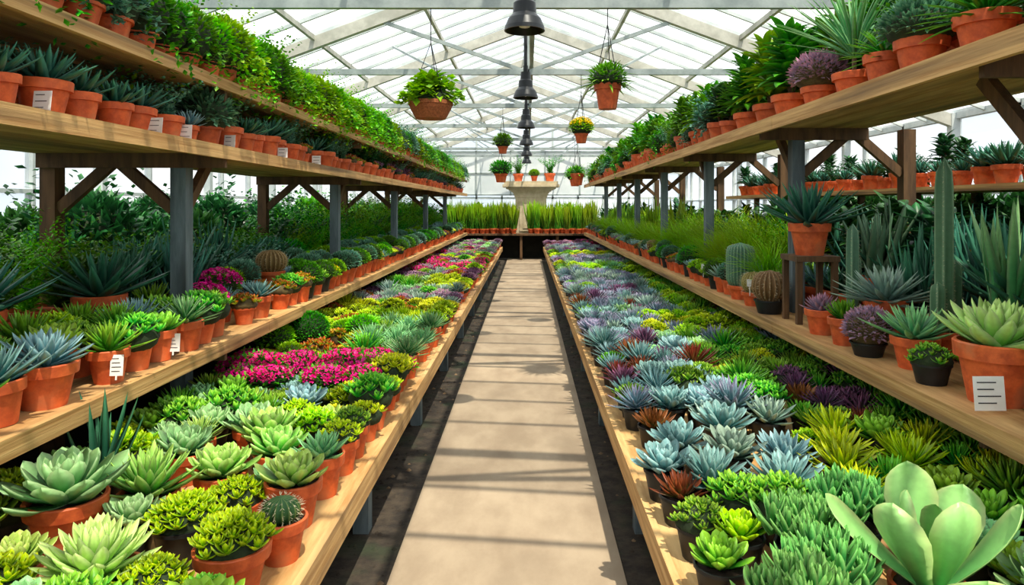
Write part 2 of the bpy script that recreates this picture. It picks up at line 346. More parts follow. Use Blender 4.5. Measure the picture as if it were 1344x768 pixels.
# ---------------------------------------------------------------- placement
occ=[]
def obj(name,me,loc=(0,0,0),s=1,rz=0,par=None,tilt=0,ty=0):
    o=bpy.data.objects.new(name,me); o.location=loc; o.scale=(s,s,s) if not isinstance(s,tuple) else s
    o.rotation_euler=(tilt,ty,rz); o.parent=par; col.objects.link(o); return o
def empty(name):
    e=bpy.data.objects.new(name,None); e.empty_display_size=.2; col.objects.link(e); return e
def put(name,v,x,y,z,s=1,r=.12):
    occ.append((x,y,z,r)); return obj(name,random.choice(V[v]),(x,y,z),s,U(0,6.28))
def free(x,y,z,r=.085):
    for a,b,c,q in occ:
        if abs(c-z)<.2 and (a-x)**2+(b-y)**2<(q+r)**2: return False
    return True
def special(name,kind,r,h,fn,x,y,z,rz=0,rr=None):
    mb=MB(); 
    if kind: pot(mb,kind,r,h)
    fn(mb,h*.9); me=mb.mesh(name); occ.append((x,y,z,rr or r)); return obj(name,me,(x,y,z),1,rz)
ZT=.47; ZL=.93; ZM=2.175; ZU=2.60; ZR=2.46; YE=22.0

# ---------- foreground left table
special('large_echeveria','t',.15,.14,ros(.215,80,'ltgreen2',prof=FAT,w=.16,T=.07,e0=85,e1=2,curl=22,h=.3),-1.40,2.22,ZT,rr=.17)
special('large_echeveria','t',.14,.2,ros(.26,38,'sage',w=.24,T=.06,e0=80,e1=10,curl=22,h=.15),-1.76,2.62,ZT+.02,rr=.16)
special('potted_echeveria','t',.115,.19,ros(.175,44,'lgreen',w=.22,T=.08,e0=82,e1=12,curl=24),-.975,2.86,ZT)
special('potted_cactus','t',.095,.16,lambda mb,z:cact(mb,.07,.10,z-.01,16,'cactus',.022,rows=8),-.925,2.58,ZT)
def aeo(r,mat='aeon',k=30): return lambda mb,z:(blob(mb,r*1.05,.07,z+.02),cluster(mb,r*1.1,k,11,mat,r*.48,z0=z+.02,dome=.65,w=.3,e0=78,e1=10,prof=FAT,T=.1))
special('potted_aeonium','t',.125,.17,aeo(.11),-1.01,2.35,ZT)
special('potted_aeonium','k',.11,.15,aeo(.105),-1.28,2.56,ZT)
special('potted_aeonium','k',.1,.12,aeo(.09,'aeon',22),-1.19,2.17,ZT)
special('potted_aeonium','t',.095,.1,aeo(.085,'green2',22),-.99,2.09,ZT)
special('potted_aeonium','t',.1,.13,aeo(.095,'aeon',22),-1.18,2.78,ZT)
special('potted_agave','t',.12,.14,ros(.25,56,'lgreen',prof=FAT,w=.11,T=.05,e0=85,e1=8,curl=18,h=.2),-1.58,2.86,ZT,rr=.17)
special('potted_echeveria','t',.11,.15,ros(.18,40,'lgreen',w=.24,T=.08,e0=82,e1=10,curl=24),-1.36,3.04,ZT)
special('potted_echeveria','t',.105,.19,ros(.16,40,'sage',w=.18,T=.08,e0=82,e1=12,curl=18,prof=AGA),-.95,3.16,ZT)
special('potted_aeonium','t',.09,.17,aeo(.09,'lime',20),-.93,3.42,ZT)
special('potted_aeonium','t',.09,.17,aeo(.09,'green2',20),-.93,3.64,ZT)
special('potted_echeveria','t',.11,.15,ros(.18,40,'sage',w=.22,T=.08,e0=82,e1=10,curl=24),-1.65,3.3,ZT)
special('potted_echeveria','t',.11,.15,ros(.18,40,'lgreen',w=.22,T=.08,e0=82,e1=10,curl=24),-1.2,3.3,ZT)
special('potted_echeveria','t',.11,.15,ros(.19,40,'sage',w=.22,T=.08,e0=82,e1=10,curl=24),-1.45,3.65,ZT)
special('potted_aloe','k',.1,.13,lambda mb,z:tuft(mb,11,.42,.2,.022,'dark',z,curl=10,rb=.05,el=(45,85),T=.012,seg=6,prof=AGA),-1.86,3.0,ZT)
# ---------- foreground right table
def paddle(mb,z):
    L=[(0,80,.26),(2.6,72,.31),(4.4,62,.35),(1.1,60,.37),(3.3,50,.37),(5.4,46,.38),(.3,34,.37),(2.2,30,.37),(4.2,24,.37)]
    for a,e,l in L: leaf(mb,(.02*math.cos(a),.02*math.sin(a),z),a,rad(e),l,l*.24,.012,rad(18),PAD,'paddle',12,.28)
special('large_paddle_plant','t',.12,.14,paddle,1.27,2.16,ZT,rz=.4,rr=.2)
def jade(mb,z):
    for i in range(10):
        f=math.sqrt((i+.3)/10); a=i*2.4
        rosette(mb,.12*U(.85,1.15),18,'jade',prof=FAT,w=.17,T=.1,e0=86,e1=40,curl=10,z0=z+.06*(1-f)+U(0,.03),c=(.13*f*math.cos(a),.13*f*math.sin(a)),h=.8,seg=5)
for x,y in ((.95,2.15),(1.0,2.42),(.80,1.98)):
    special('jade_plant','k',.12,.13,jade,x,y,ZT,rr=.12)
special('jade_plant','k',.12,.13,jade,1.22,2.6,ZT,rr=.13)
for x,y,m,r,p in ((.80,3.0,'blue',.2,FAT),(1.1,2.93,'blue',.21,FAT),(.98,3.3,'grey',.19,ECH),(.76,3.42,'blue',.18,ECH),(1.22,3.25,'blue',.19,FAT),(1.05,3.7,'blue',.2,ECH),(1.35,3.85,'grey',.19,FAT),(.85,4.1,'blue',.19,ECH),(1.2,4.3,'blue',.19,ECH)):
    special('potted_agave','k',.1,.13,ros(r,44,m,prof=p,w=.14 if p is FAT else .18,T=.05,e0=86,e1=12,curl=16,h=.15),x,y,ZT)
special('potted_echeveria','k',.09,.12,ros(.13,40,'green2',w=.22,T=.08,e0=82,e1=16),.655,2.32,ZT)
special('potted_echeveria','k',.09,.12,ros(.13,40,'aeon',w=.22,T=.08,e0=82,e1=16),.78,2.52,ZT)
special('potted_echeveria','k',.09,.12,aeo(.09,'green2',20),.655,2.6,ZT)
special('potted_echeveria','k',.09,.12,ros(.15,50,'brown',prof=AGA,w=.15,T=.06,e0=84,e1=8),.70,3.78,ZT)
special('potted_echeveria','k',.09,.12,ros(.14,50,'brown',prof=AGA,w=.15,T=.06,e0=84,e1=8),.645,2.88,ZT)
special('potted_echeveria','k',.09,.12,ros(.15,50,'brown',prof=AGA,w=.15,T=.06,e0=84,e1=8),1.72,4.3,ZT)
for x,y,m in ((1.5,3.3,'lime'),(1.76,3.15,'aeon'),(1.62,3.6,'lime'),(1.42,3.08,'aeon')):
    special('potted_agave','k',.1,.14,ros(.21,44,m,prof=AGA,w=.13,T=.04,e0=84,e1=10,curl=14),x,y,ZT)
for x,y in ((1.55,2.75),(1.78,2.65)):
    special('potted_echeveria','k',.1,.12,ros(.16,44,'green2' ,w=.17,T=.07,e0=84,e1=12,curl=12),x,y,ZT)
# ---------- right lower shelf
special('large_echeveria','t',.165,.27,ros(.28,54,'ltgreen2',w=.16,T=.06,e0=86,e1=14,curl=20,h=.2,prof=FAT),2.08,3.04,ZL,rr=.2)
special('potted_agave','t',.12,.17,ros(.28,50,'sage',prof=AGA,w=.10,T=.04,e0=86,e1=8,curl=12,h=.1),2.08,3.68,ZL,rr=.15)
special('potted_agave','t',.12,.2,ros(.34,70,'grey',prof=AGA,w=.085,T=.03,e0=86,e1=0,curl=10,h=.1),2.2,4.2,ZL+.1,rr=.16)
special('potted_sedum','k',.09,.1,aeo(.09,'green2',18),1.98,3.36,ZL)
special('potted_sedum','k',.09,.1,aeo(.09,'aeon',18),2.22,3.36,ZL)
special('sedum_cushion','k',.1,.08,lambda mb,z:ball(mb,.14,.13,z+.08,560,.035,.01,'pinkish',core='blob_olive'),1.98,3.98,ZL,rr=.12)
def colcac(mb,z):
    cact(mb,.05,1.0,z-.01,5,'cactus_g',.015,rows=34,rd=.35); cact(mb,.04,.42,z-.01,5,'cactus_g',.015,rows=18,c=(.1,.02),rd=.35); cact(mb,.04,.3,z-.01,5,'cactus_g',.015,rows=14,c=(-.08,-.03),rd=.35)
special('columnar_cactus','t',.13,.15,colcac,2.36,3.88,ZL+.02,rz=.3)
special('columnar_cactus','t',.1,.15,lambda mb,z:(cact(mb,.045,.62,z-.01,5,'cactus_g',.015,rows=24,rd=.35),cact(mb,.035,.4,z-.01,5,'cactus_g',.015,rows=16,c=(.06,.03),rd=.35)),2.28,4.8,ZL,rz=.3)
special('spotted_aloe','t',.13,.2,lambda mb,z:tuft(mb,24,.68,.2,.03,'sage',z,curl=10,rb=.06,el=(56,88),T=.014,seg=7,prof=AGA),2.58,3.68,ZL+.1)
special('barrel_cactus','t',.12,.13,lambda mb,z:cact(mb,.13,.42,z-.01,24,'cactus_g',.02,rows=16),1.99,6.4,ZL)
special('potted_cactus','k',.12,.11,lambda mb,z:cact(mb,.14,.26,z-.01,20,'cactus_b',.035,rows=12),1.96,5.55,ZL)
special('potted_cactus','t',.1,.12,lambda mb,z:cact(mb,.1,.2,z-.01,20,'cactus_b',.035,rows=12),1.97,5.98,ZL)
special('potted_echeveria','t',.11,.17,lambda mb,z:rosette(mb,.15,56,'pinkish',prof=AGA,w=.16,T=.05,z0=z,h=.3),2.0,4.66,ZL)
special('potted_echeveria','t',.1,.17,lambda mb,z:rosette(mb,.16,50,'green',prof=AGA,w=.12,T=.05,z0=z,h=.3,e1=20),1.99,4.3,ZL)
special('potted_prickly_cactus','t',.14,.2,lambda mb,z:tuft(mb,26,.62,.2,.035,'cactus_g',z,curl=10,rb=.07,el=(55,88),T=.02,seg=7,prof=AGA),2.55,5.0,ZL+.15)
special('large_agave','t',.15,.24,ros(.50,64,'dark',prof=AGA,w=.075,T=.02,e0=88,e1=6,curl=8,h=.1,seg=7),2.12,5.15,ZL+.5,rr=.17)
occ.append((2.12,5.15,ZL,.14))
mb=MB()
mb.box(-.16,.16,-.16,.16,.46,.5,'wood_dark')
for a in (-.15,.11):
    for b in (-.15,.11): mb.box(a,a+.04,b,b+.04,0,.46,'wood_dark')
obj('plant_stand',mb.mesh('plant_stand'),(2.12,5.15,ZL))
# ---------- left lower shelf
special('potted_agave','t',.13,.19,ros(.22,50,'blue',prof=FAT,w=.12,T=.05,e0=86,e1=10,curl=14,h=.15),-2.1,2.98,ZL)
special('potted_agave','t',.11,.17,ros(.19,50,'blue',prof=AGA,w=.12,T=.05,e0=86,e1=10,curl=12,h=.15),-2.1,5.35,ZL)
special('large_agave','t',.15,.22,ros(.46,48,'dark',prof=AGA,w=.09,T=.02,e0=86,e1=12,curl=8,h=.1,seg=7),-2.65,4.25,ZL+.1,rr=.25)
special('large_agave','t',.15,.22,ros(.46,48,'dark',prof=AGA,w=.09,T=.02,e0=86,e1=12,curl=8,h=.1,seg=7),-2.88,3.55,ZL+.1,rr=.2)
special('aloe_cluster','t',.13,.2,lambda mb,z:tuft(mb,34,.55,.2,.024,'dark',z,curl=10,rb=.07,el=(50,88),T=.014,seg=6,prof=AGA),-2.55,5.0,ZL)
special('barrel_cactus','t',.12,.12,lambda mb,z:cact(mb,.14,.22,z-.01,20,'cactus_b',.03,rows=10),-2.35,6.3,ZL+.15)
def bou(mb,z): ball(mb,.17,.1,z+.03,200,.05,.014,'fol_mid'); flowers(mb,.185,.13,z+.04,90,.028,'magenta')
special('bougainvillea_pot','t',.12,.17,bou,-2.28,4.8,ZL,rr=.16)
special('bougainvillea_pot','t',.12,.17,bou,-2.42,5.35,ZL+.05,rr=.16)
special('large_sedum_cushion','t',.1,.1,lambda mb,z:ball(mb,.19,.17,z+.1,1100,.03,.008,'fol_mid'),-1.9,5.95,ZT+.06,rr=.18)

# ---------- mass planting
def wpick(l):
    t=sum(w for _,w in l); q=R()*t
    for n,w in l:
        q-=w
        if q<=0: return n
    return l[-1][0]
def mass(pname,xs,y0,y1,dy,z,fn,jx=.025,jy=.03,posts=None,smin=.95,smax=1.15,pn='potted_plant',tl=.1):
    e=empty(pname); y=y0; k=0
    while y<y1:
        for i,x in enumerate(xs):
            xx=x+U(-jx,jx); yy=y+U(-jy,jy)+(dy*.5 if i%2 else 0)
            if posts and any(abs(xx-a)<.13 and abs(yy-b)<.15 for a,b in posts): continue
            if not free(xx,yy,z): continue
            v=fn(i,yy)
            if v is None: continue
            s=1
            if isinstance(v,tuple): v,s=v
            if v.startswith('aga_') and R()<.35: v='spk_'+v[4:]
            obj(pn,random.choice(V[v]),(xx,yy,z),s*U(smin,smax),U(0,6.28),e,U(-tl,tl)*.5,U(-tl,tl)*.5)
        y+=dy
    return e
def lt(i,y):
    p='t' if i==0 or R()<.4 else 'k'
    if y<3.8: l=[('ech_lgreen',2),('ech_sage',2),('aeon',3),('limec',1),('ech_green',1.5),('aeong',1.5),('aga_lgreen',1)]
    elif y<4.5: l=[('limec',2),('aeon',3),('aeong',1)] if i<=2 else [('ech_sage',2),('ech_green',3),('aeong',2),('aga_green',2)]
    elif y<5.3: l=[('mag',12),('ech_green',.5)] if i>=1 else [('mag',2),('limec',2),('aga_green',1)]
    elif y<6.7: l=[('aga_sage',4),('aeon',1.5),('aga_green',1.5),('ech_sage',1)] if i<=2 else [('redc',2),('limec',2),('balll',1.5),('ech_green',1),('aeon',1)]
    elif y<8.2: l=[('limec',4),('redc',2.5),('aeon',2),('aga_lime',1),('aga_green',.6)]
    elif y<9.4: l=[('aga_grey',3),('purc',2),('pinkc',2)]
    elif y<10.6: l=[('limec',3),('aeon',3)] if i<3 else [('aga_green',2),('ech_sage',3)]
    elif y<12: l=[('purc',3),('pinkc',2),('aga_grey',1)]
    elif y<14: l=[('mag',3),('aeon',1),('pinkc',1)]
    elif y<16: l=[('limec',2),('purc',2),('aeong',2)]
    elif y<18: l=[('mag',2),('pinkc',2),('aga_grey',1)]
    else: l=[('purc',2),('pinkc',2),('ech_sage',2)]
    if R()<.07: l=[('aga_sage',1),('aeong',1),('ech_blue',1),('redc',.6)]
    return wpick(l)+p,U(.85,1.3)
mass('left_table_succulents',[-.93,-1.12,-1.31,-1.5,-1.69,-1.88,-2.07],1.5,YE-.1,.2,ZT,lt,pn='potted_succulent')
def rt(i,y):
    p='k'
    if y<2.8: l=[('ech_green',2),('aeong',1),('ech_sage',1)]
    elif y<3.6: l=[('ech_blue',3),('aga_blue',3),('aga_purple',.6),('ech_green',1)] if i<=3 else [('aga_lime',2),('aeon',1),('aga_green',2),('ech_green',2)]
    elif y<4.8: l=[('ech_blue',3),('aga_blue',3),('aga_bluepur',2),('aga_purple',.7),('aga_brown',.8),('aeong',1),('ech_grey',2)] if i<=3 else [('aga_green',2),('aga_purple',.6),('aga_brown',.6),('aeong',2),('purc',1)]
    elif y<6: l=[('ech_blue',2),('aga_bluepur',3),('aga_purple',.6),('aga_brown',.6),('aga_blue',3)] if i<=3 else [('aga_bluepur',1),('limec',1),('aeong',2),('aga_green',2)]
    elif y<7.4: l=[('aga_bluepur',4),('ech_blue',2),('ech_bluepur',1.5),('aga_grey',1)] if i<=2 else [('limec',3),('aeon',3),('aga_bluepur',2)]
    elif y<12: l=[('aga_bluepur',4),('aga_blue',2),('ech_bluepur',2.5),('aga_purple',.8),('aga_grey',2)] if i<6 else [('aeon',2),('aga_green',2)]
    elif y<13.5: l=[('aga_green',2),('aeon',2),('aga_sage',2)]
    elif y<15.5: l=[('ech_bluepur',3),('pinkc',1),('aga_grey',1)]
    elif y<17: l=[('limec',3),('aeong',2)]
    elif y<19.5: l=[('purc',2),('aga_bluepur',2),('aga_grey',1)]
    else: l=[('pinkc',2),('mag',1),('purc',2)]
    if R()<.06: l=[('aga_green',1),('aeong',1),('aga_brown',1),('ech_sage',1)]
    return wpick(l)+p,U(.85,1.3)
mass('right_table_succulents',[.65,.84,1.03,1.22,1.41,1.60,1.79,1.98,2.15],1.5,YE-.1,.2,ZT,rt,pn='potted_succulent')
LP=[(-2.27,4.5+3.6*k) for k in range(-1,5)]; RP=[(2.2,5.6+2.7*k) for k in range(-1,6)]
def ll(i,y):
    if i<=1:
        if y<5: return wpick([('aeongt',2),('ech_greent',3),('aga_saget',1),('aga_greent',3),('aga_bluet',1)]),1.25
        if y<7: return wpick([('ballbt',1),('redct',1),('aga_bluet',1),('aeongt',1),('ballgk',1)]),1.1
        if y<10: return wpick([('ballbt',2),('ballgt',1),('yelt',1.3),('balllt',2),('aga_bluet',1)]),1.1
        return wpick([('ballbt',2),('ballgt',2),('limect',2),('redct',1),('purct',1),('ech_bluet',1)]),1.1
    if i==2:
        if y<5.5: return wpick([('aeongt',2),('aeont',1),('agagreen',2)]),1.2
        return wpick([('agablue',2),('yelt',2),('balllt',2),('magt',1),('ballbt',2)]),1.2
    if i==3: return (wpick([('agadarks',2),('aloeup',2),('herb',1),('herbb',2),('agablue',2)]),1.2) if y<8 else (wpick([('aspar',3),('fern',2),('herbb',1),('trailm',1)]),1.2)
    return (wpick([('agadark',2),('aloeup',1),('fern',2),('aspar',1.5)]),1.4) if y<8 else (wpick([('aspar',3),('fern',3),('herb',2)]),1.8)
mass('left_shelf_plants',[-2.08,-2.29,-2.52,-2.77,-3.02],2.0,YE-.3,.235,ZL,ll,posts=LP)
def rl(i,y):
    if i==0:
        if y<5: return wpick([('aeongk',2),('ballgk',1),('ech_greent',1)]),1
        return wpick([('cacball',.6),('ech_bluet',2),('ballbt',1.5),('aga_sagek',2),('redct',1),('aeont',2),('aga_greyt',2),('cacballt',.6),('ballgk',1),('pinkct',.6)]),U(.9,1.2)
    if i==1: return (wpick([('agablue',2),('aloespot',1),('agagreen',2),('ballbt',1)]),1.1) if y<6 else (wpick([('agablue',1),('grasst',3),('yelt',1),('ballbt',1)]),1.1)
    if i==2: return (wpick([('agadarks',2),('aloeup',2),('agablue',1),('agagreen',1)]),1.3) if y<6.4 else (wpick([('grasst',5),('aspar',1)]),1.35) if y<11 else wpick([('aspar',2),('fern',2),('snakep',1)])
    return (wpick([('agadark',2),('aloeup',2),('bigfold',2)]),1.5) if y<6.8 else (wpick([('grasst',3),('fern',2),('bigfold',1.5)]),1.5)
mass('right_shelf_plants',[1.99,2.2,2.48,2.82],2.3,YE-.3,.245,ZL,rl,posts=RP)
def lm(i,y):
    if i==0: return (wpick([('agadarks',3),('herbb',1.5),('aga_bluet',1),('traild',.5)]) if y<5.5 else wpick([('herb',2),('redct',1),('herbb',2),('agadarks',1),('aga_purplet',1),('purct',1)])),U(.85,1.1)
    return wpick([('herb',2),('herbb',2),('agadarks',1)]),1.0
mass('left_upper_shelf_pots',[-2.09,-2.4,-2.7,-3.0],2.2,YE-.3,.25,ZM,lm,posts=LP)
def lu(i,y):
    if y<4.0: return wpick([('traild',3),('trailm',2),('agadarks',1)])
    if y<10: return wpick([('trailb',5),('trailm',2)]),1.15
    return wpick([('trailb',2),('trailm',2),('traild',2)]),1.1
mass('left_top_shelf_trailing_plants',[-2.06,-2.35,-2.65],2.2,YE-.3,.24,ZU,lu)
special('potted_dracaena','t',.13,.17,lambda mb,z:(mb.beam((0,0,z),(0,0,z+.15),.02,.02,'stem_brown'),rosette(mb,.55,80,'sage',prof=GRS,w=.028,T=.006,e0=88,e1=25,curl=-15,z0=z+.12,l0=.6)),2.05,4.3,ZR,rr=.15)
special('potted_sedum','t',.12,.16,lambda mb,z:ball(mb,.19,.15,z+.1,560,.05,.012,'pinkish',core='blob_olive'),2.02,4.75,ZR,rr=.17)
special('broadleaf_plant','t',.15,.2,lambda mb,z:broad(mb,.62,20,.30,.06,'fol_mid',z,6),2.06,5.35,ZR,rr=.2)
special('broadleaf_plant','t',.15,.2,lambda mb,z:broad(mb,.6,20,.30,.05,'fol_bright',z,6),2.08,5.85,ZR,rr=.2)
special('broadleaf_plant','t',.15,.2,lambda mb,z:broad(mb,.55,20,.28,.05,'fol_mid',z,6),2.08,6.4,ZR,rr=.2)
special('terracotta_potted_shrub','t',.13,.2,lambda mb,z:(ball(mb,.2,.13,z+.08,500,.06,.011,'fol_blue'),airy(mb,18,.26,.05,.012,'fol_mid',z+.05,1,14)),2.04,3.55,ZR,rr=.17)
special('terracotta_potted_shrub','t',.13,.2,lambda mb,z:rosette(mb,.32,80,'green',prof=GRS,w=.05,T=.01,e0=86,e1=0,curl=-20,z0=z,l0=.5),2.06,3.08,ZR,rr=.2)
special('terracotta_potted_shrub','t',.12,.2,lambda mb,z:rosette(mb,.26,80,'green2',prof=GRS,w=.05,T=.01,e0=86,e1=0,curl=-20,z0=z,l0=.5),2.04,3.9,ZR,rr=.14)
def ru(i,y):
    if i==0: return (wpick([('herbb',2),('bigfol',2),('purball',1),('dracaena',1)]) if y<7 else wpick([('herbb',2),('trailm',2),('bigfold',2),('fern',2),('traild',1),('bigfolb',2),('bigfol',2)])),U(1.0,1.25)
    return wpick([('bigfol',2),('bigfold',2),('bigfolb',1),('dracaena',1)]),1.3
mass('right_upper_shelf_pots',[2.02,2.4],2.3,YE-.3,.27,ZR,ru)
def orf(i,y): return wpick([('agadark',2),('agadarks',2),('bigfold',1),('herb',2)])
mass('outer_rack_plants',[4.4,4.75],3,14,.36,2.0,orf)
mass('outer_rack_plants',[4.4,4.75],3,14,.36,1.15,lambda i,y:(orf(i,y),1.2))
mass('left_background_shrubs',[-3.8,-5.1],1.2,YE+2,.6,0,lambda i,y:('shrubd' if R()<.8 else 'shrubm',U(.68,.8) if y<5 else U(.8,.98)),jx=.1,jy=.12,pn='background_shrub',smin=.97,smax=1.03)
mass('right_background_shrubs',[3.72],1.2,YE+2,.6,0,lambda i,y:('shrubd' if R()<.8 else 'shrubm',U(.66,.8)),jx=.08,jy=.12,pn='background_shrub',smin=.97,smax=1.03)
mass('right_background_shrubs',[5.3],1.5,13,.6,0,lambda i,y:('shrubd',U(.95,1.05)),jx=.04,jy=.12,pn='background_shrub',smin=.97,smax=1.03)
mass('snake_plant_row',[-2.5+.17*k for k in range(13)]+[.15+.17*k for k in range(13)],22.75,23.2,.22,.875,lambda i,y:('snakep',1.0),pn='snake_plant')

# ---------------------------------------------------------------- furniture
def table(name,xi,xo):
    mb=MB(); s=1 if xo>xi else -1; y0=.9
    w=abs(xo-xi); n=7; pw=w/n
    for k in range(n):
        a=xi+s*(k*pw+.004); b=xi+s*((k+1)*pw-.004); mb.box(min(a,b),max(a,b),y0,YE,ZT-.035,ZT,'wood_light')
    y=y0; L=3.7
    while y<YE:
        e=min(YE,y+L-.006)
        for xx in (xi,xo):
            a=xx-s*.03*(1 if xx==xi else -1); mb.box(min(a,xx),max(a,xx),y,e,ZT-.115,ZT+.012,'wood_light')
        y+=L
    y=1.95
    while y<YE:
        for xx in (xi+s*.05,xo-s*.13):
            a=xx;b=xx+s*.085; mb.box(min(a,b),max(a,b),y-.045,y+.045,0,ZT-.035,'paint_grey')
        mb.box(min(xi+s*.05,xo-s*.05),max(xi+s*.05,xo-s*.05),y-.025,y+.025,ZT-.12,ZT-.035,'paint_grey')
        y+=1.85
    return obj(name,mb.mesh(name))
table('plant_table',-.82,-2.2)
table('plant_table',.54,2.28)
def shelfunit(name,xf,xb,levels,posts,ztop,s):
    mb=MB()
    for z,t,x1 in levels:
        lo,hi=sorted((xf,x1)); n=5; pw=(hi-lo)/n
        for k in range(n): mb.box(lo+k*pw+.004,lo+(k+1)*pw-.004,1.2,YE,z-.035,z,'wood_shelf')
        y=1.2
        while y<YE:
            a,b=sorted((xf,xf-s*.03)); mb.box(a,b,y,min(YE,y+3.9),z-t,z+.008,'wood_shelf'); y+=3.906
        for (px,py) in posts:
            mb.box(lo+.03,hi,py-.08,py-.045,z-.13,z-.036,'wood_dark')
    a,b=sorted((xb+s*.06,xb+s*.065)); mb.box(a,b,1.2,YE,0,.9,'shade_sheet')  # added dark sheet, stands in for the deep shade beneath the lower shelf
    for (px,py) in posts:
        mb.box(px-.05,px+.05,py-.045,py+.055,0,ztop,'paint_grey')
        mb.box(xb-.05,xb+.05,py-.045,py+.055,0,ztop,'wood_dark')
        for z,t,x1 in levels[1:2]:
            mb.beam((px+s*.05,py,z-.4),(px+s*.45,py,z-.05),.05,.07,'wood_dark')
            mb.beam((xb-s*.05,py,z-.4),(xb-s*.45,py,z-.05),.05,.07,'wood_dark')
            mb.beam((px,py+.05,z-.4),(px,py+.4,z-.05),.05,.07,'wood_dark')
    return obj(name,mb.mesh(name))
shelfunit('plant_shelf_unit',-1.95,-3.12,[(ZL,.075,-3.2),(ZM,.075,-3.2),(ZU,.06,-2.85)],LP,ZU-.04,-1)
shelfunit('plant_shelf_unit',1.85,3.1,[(ZL,.08,3.2),(ZR,.09,2.75)],RP,ZR-.04,1)
mb=MB()
for z in (1.15,2.0): mb.box(4.2,5.0,2,14.5,z-.06,z,'wood_shelf')
y=2.3
while y<14.5:
    for x in (4.25,4.92): mb.box(x-.04,x+.04,y-.04,y+.04,0,1.94,'wood_dark')
    y+=2.6
obj('outer_plant_rack',mb.mesh('outer_plant_rack'))
mb=MB()
mb.box(-2.7,2.5,22.45,23.35,.82,.875,'wood_dark')
for x in (-2.6,-1.4,-.2,1.0,2.4):
    for y in (22.55,23.2): mb.box(x-.04,x+.04,y-.04,y+.04,0,.82,'wood_dark')
mb.box(-2.6,2.4,23.25,23.3,.02,.8,'shade_sheet')  # dark sheet added below the bench top to paint the shade underneath
obj('cross_bench',mb.mesh('cross_bench'))
mb=MB(); X=.13;Y=24.6
def ring(hw,z0,z1): mb.box(X-hw,X+hw,Y-hw*.6,Y+hw*.6,z0,z1,'beige_stone')
ring(.75,0,.25); ring(.55,.25,2.1)
for k in range(7):
    t=k/6; ring(.58+.3*t**2,2.1+.05*k,2.1+.05*(k+1))
ring(1.0,2.46,2.55); ring(.95,2.55,2.66)
mb.box(X-.40,X+.40,Y-.36,Y-.325,.9,1.95,'beige_stone'); mb.box(X-.28,X+.28,Y-.38,Y-.36,1.0,1.85,'beige_stone')
obj('stone_pedestal',mb.mesh('stone_pedestal'))
for x,s,v in ((-.45,1.9,'fern'),(.12,1.6,'balllt'),(.68,2.0,'fern')):
    put('potted_fern',v,X+x,Y,2.66,s)
def tag(x,y,z,w,h,rz=0,stake=.05,name='plant_label',lines=4,tilt=-.12):
    mb=MB(); mb.box(-w/2,w/2,0,.002,stake,stake+h,'tag_white')
    for k in range(lines):
        zz=stake+h*(.82-.6*k/max(1,lines-1)); mb.box(-w*.38,w*(.1+.28*R()),-.0012,0,zz-h*.018,zz+h*.018,'tag_ink')
    if stake>0: mb.box(-.004,.004,0,.002,0,stake,'tag_white')
    return obj(name,mb.mesh(name),(x,y,z),1,rz,None,tilt)
tag(1.92,2.84,ZL+.02,.13,.14,0,.0)
tag(-1.99,3.85,ZL+.03,.07,.1,.1,.02); tag(-1.98,3.3,ZL+.03,.06,.1,.1,.02)
for x,y in ((-2.0,2.82),(-2.0,3.68),(-2.0,4.0),(-2.0,4.6),(-2.0,5.6),(-2.0,6.5)):
    tag(x,y,ZM+.01,.08,.09,U(-.2,.2),0,lines=3)
for y in (3.2,5.1,8.3): tag(-.818,y,ZT-.1,.09,.09,math.pi/2,0,tilt=0,lines=3)
for y in (4.0,6.3): tag(.538,y,ZT-.09,.08,.08,-math.pi/2,0,tilt=0,lines=3)
for i,(x,y) in enumerate(((1.9,7.4),(1.9,5.85))):
    tag(x,y,ZL+.1,.04,.06,U(-.3,.3),.08,lines=2)

# ---------------------------------------------------------------- shell
mb=MB(); mb.box(-40,40,-20,70,-.1,0,'ground_soil'); obj('ground',mb.mesh('ground'))
mb=MB(); mb.box(-.66,.47,-3,26.9,0,.02,'concrete')
obj('floor',mb.mesh('floor'))
mb=MB()
for i in range(2500):
    s=-1 if R()<.5 else 1; x=(-.68-R()*1.2) if s<0 else (.49+R()*1.2); y=U(1.5,12); r=U(.006,.02)
    vs=[(x+r*math.cos(a)*U(.8,1.2),y+r*math.sin(a)*U(.8,1.2),0.0) for a in (0,1.05,2.1,3.14,4.19,5.24)]+[(x,y,r*.8)]
    mb.add(vs,[(k,(k+1)%6,6) for k in range(6)],'ground_soil' if R()<.85 else 'stem_brown')
obj('gravel',mb.mesh('gravel'))
HW=6.0; ZE=3.1; ZRG=5.35; Y0=-3.35; Y1=27.0; SL=(ZRG-ZE)/HW
def rz(x): return ZRG-SL*abs(x)
for s,nm in ((-1,'left'),(1,'right')):
    mb=MB(); mb.add([(0,Y0,ZRG),(s*HW,Y0,ZE),(s*HW,Y1,ZE),(0,Y1,ZRG)],[(0,1,2,3)],'roof_glass',smooth=False); obj('ceiling_glass_'+nm,mb.mesh('ceiling_glass'))
mb=MB()
for s in (-1,1):
    y=Y0
    while y<=Y1+.01:
        mb.beam((0,y,ZRG-.02),(s*HW,y,ZE-.02),.035,.05,'metal_white'); y+=.65
    for x in (1.5,3.0,4.5): mb.beam((s*x,Y0,rz(x)-.07),(s*x,Y1,rz(x)-.07),.05,.07,'rafter_wood')
mb.beam((0,Y0,ZRG),(0,Y1,ZRG),.14,.14,'rafter_wood')
obj('roof_glazing_bars',mb.mesh('roof_glazing_bars'))
ZTIE=3.68
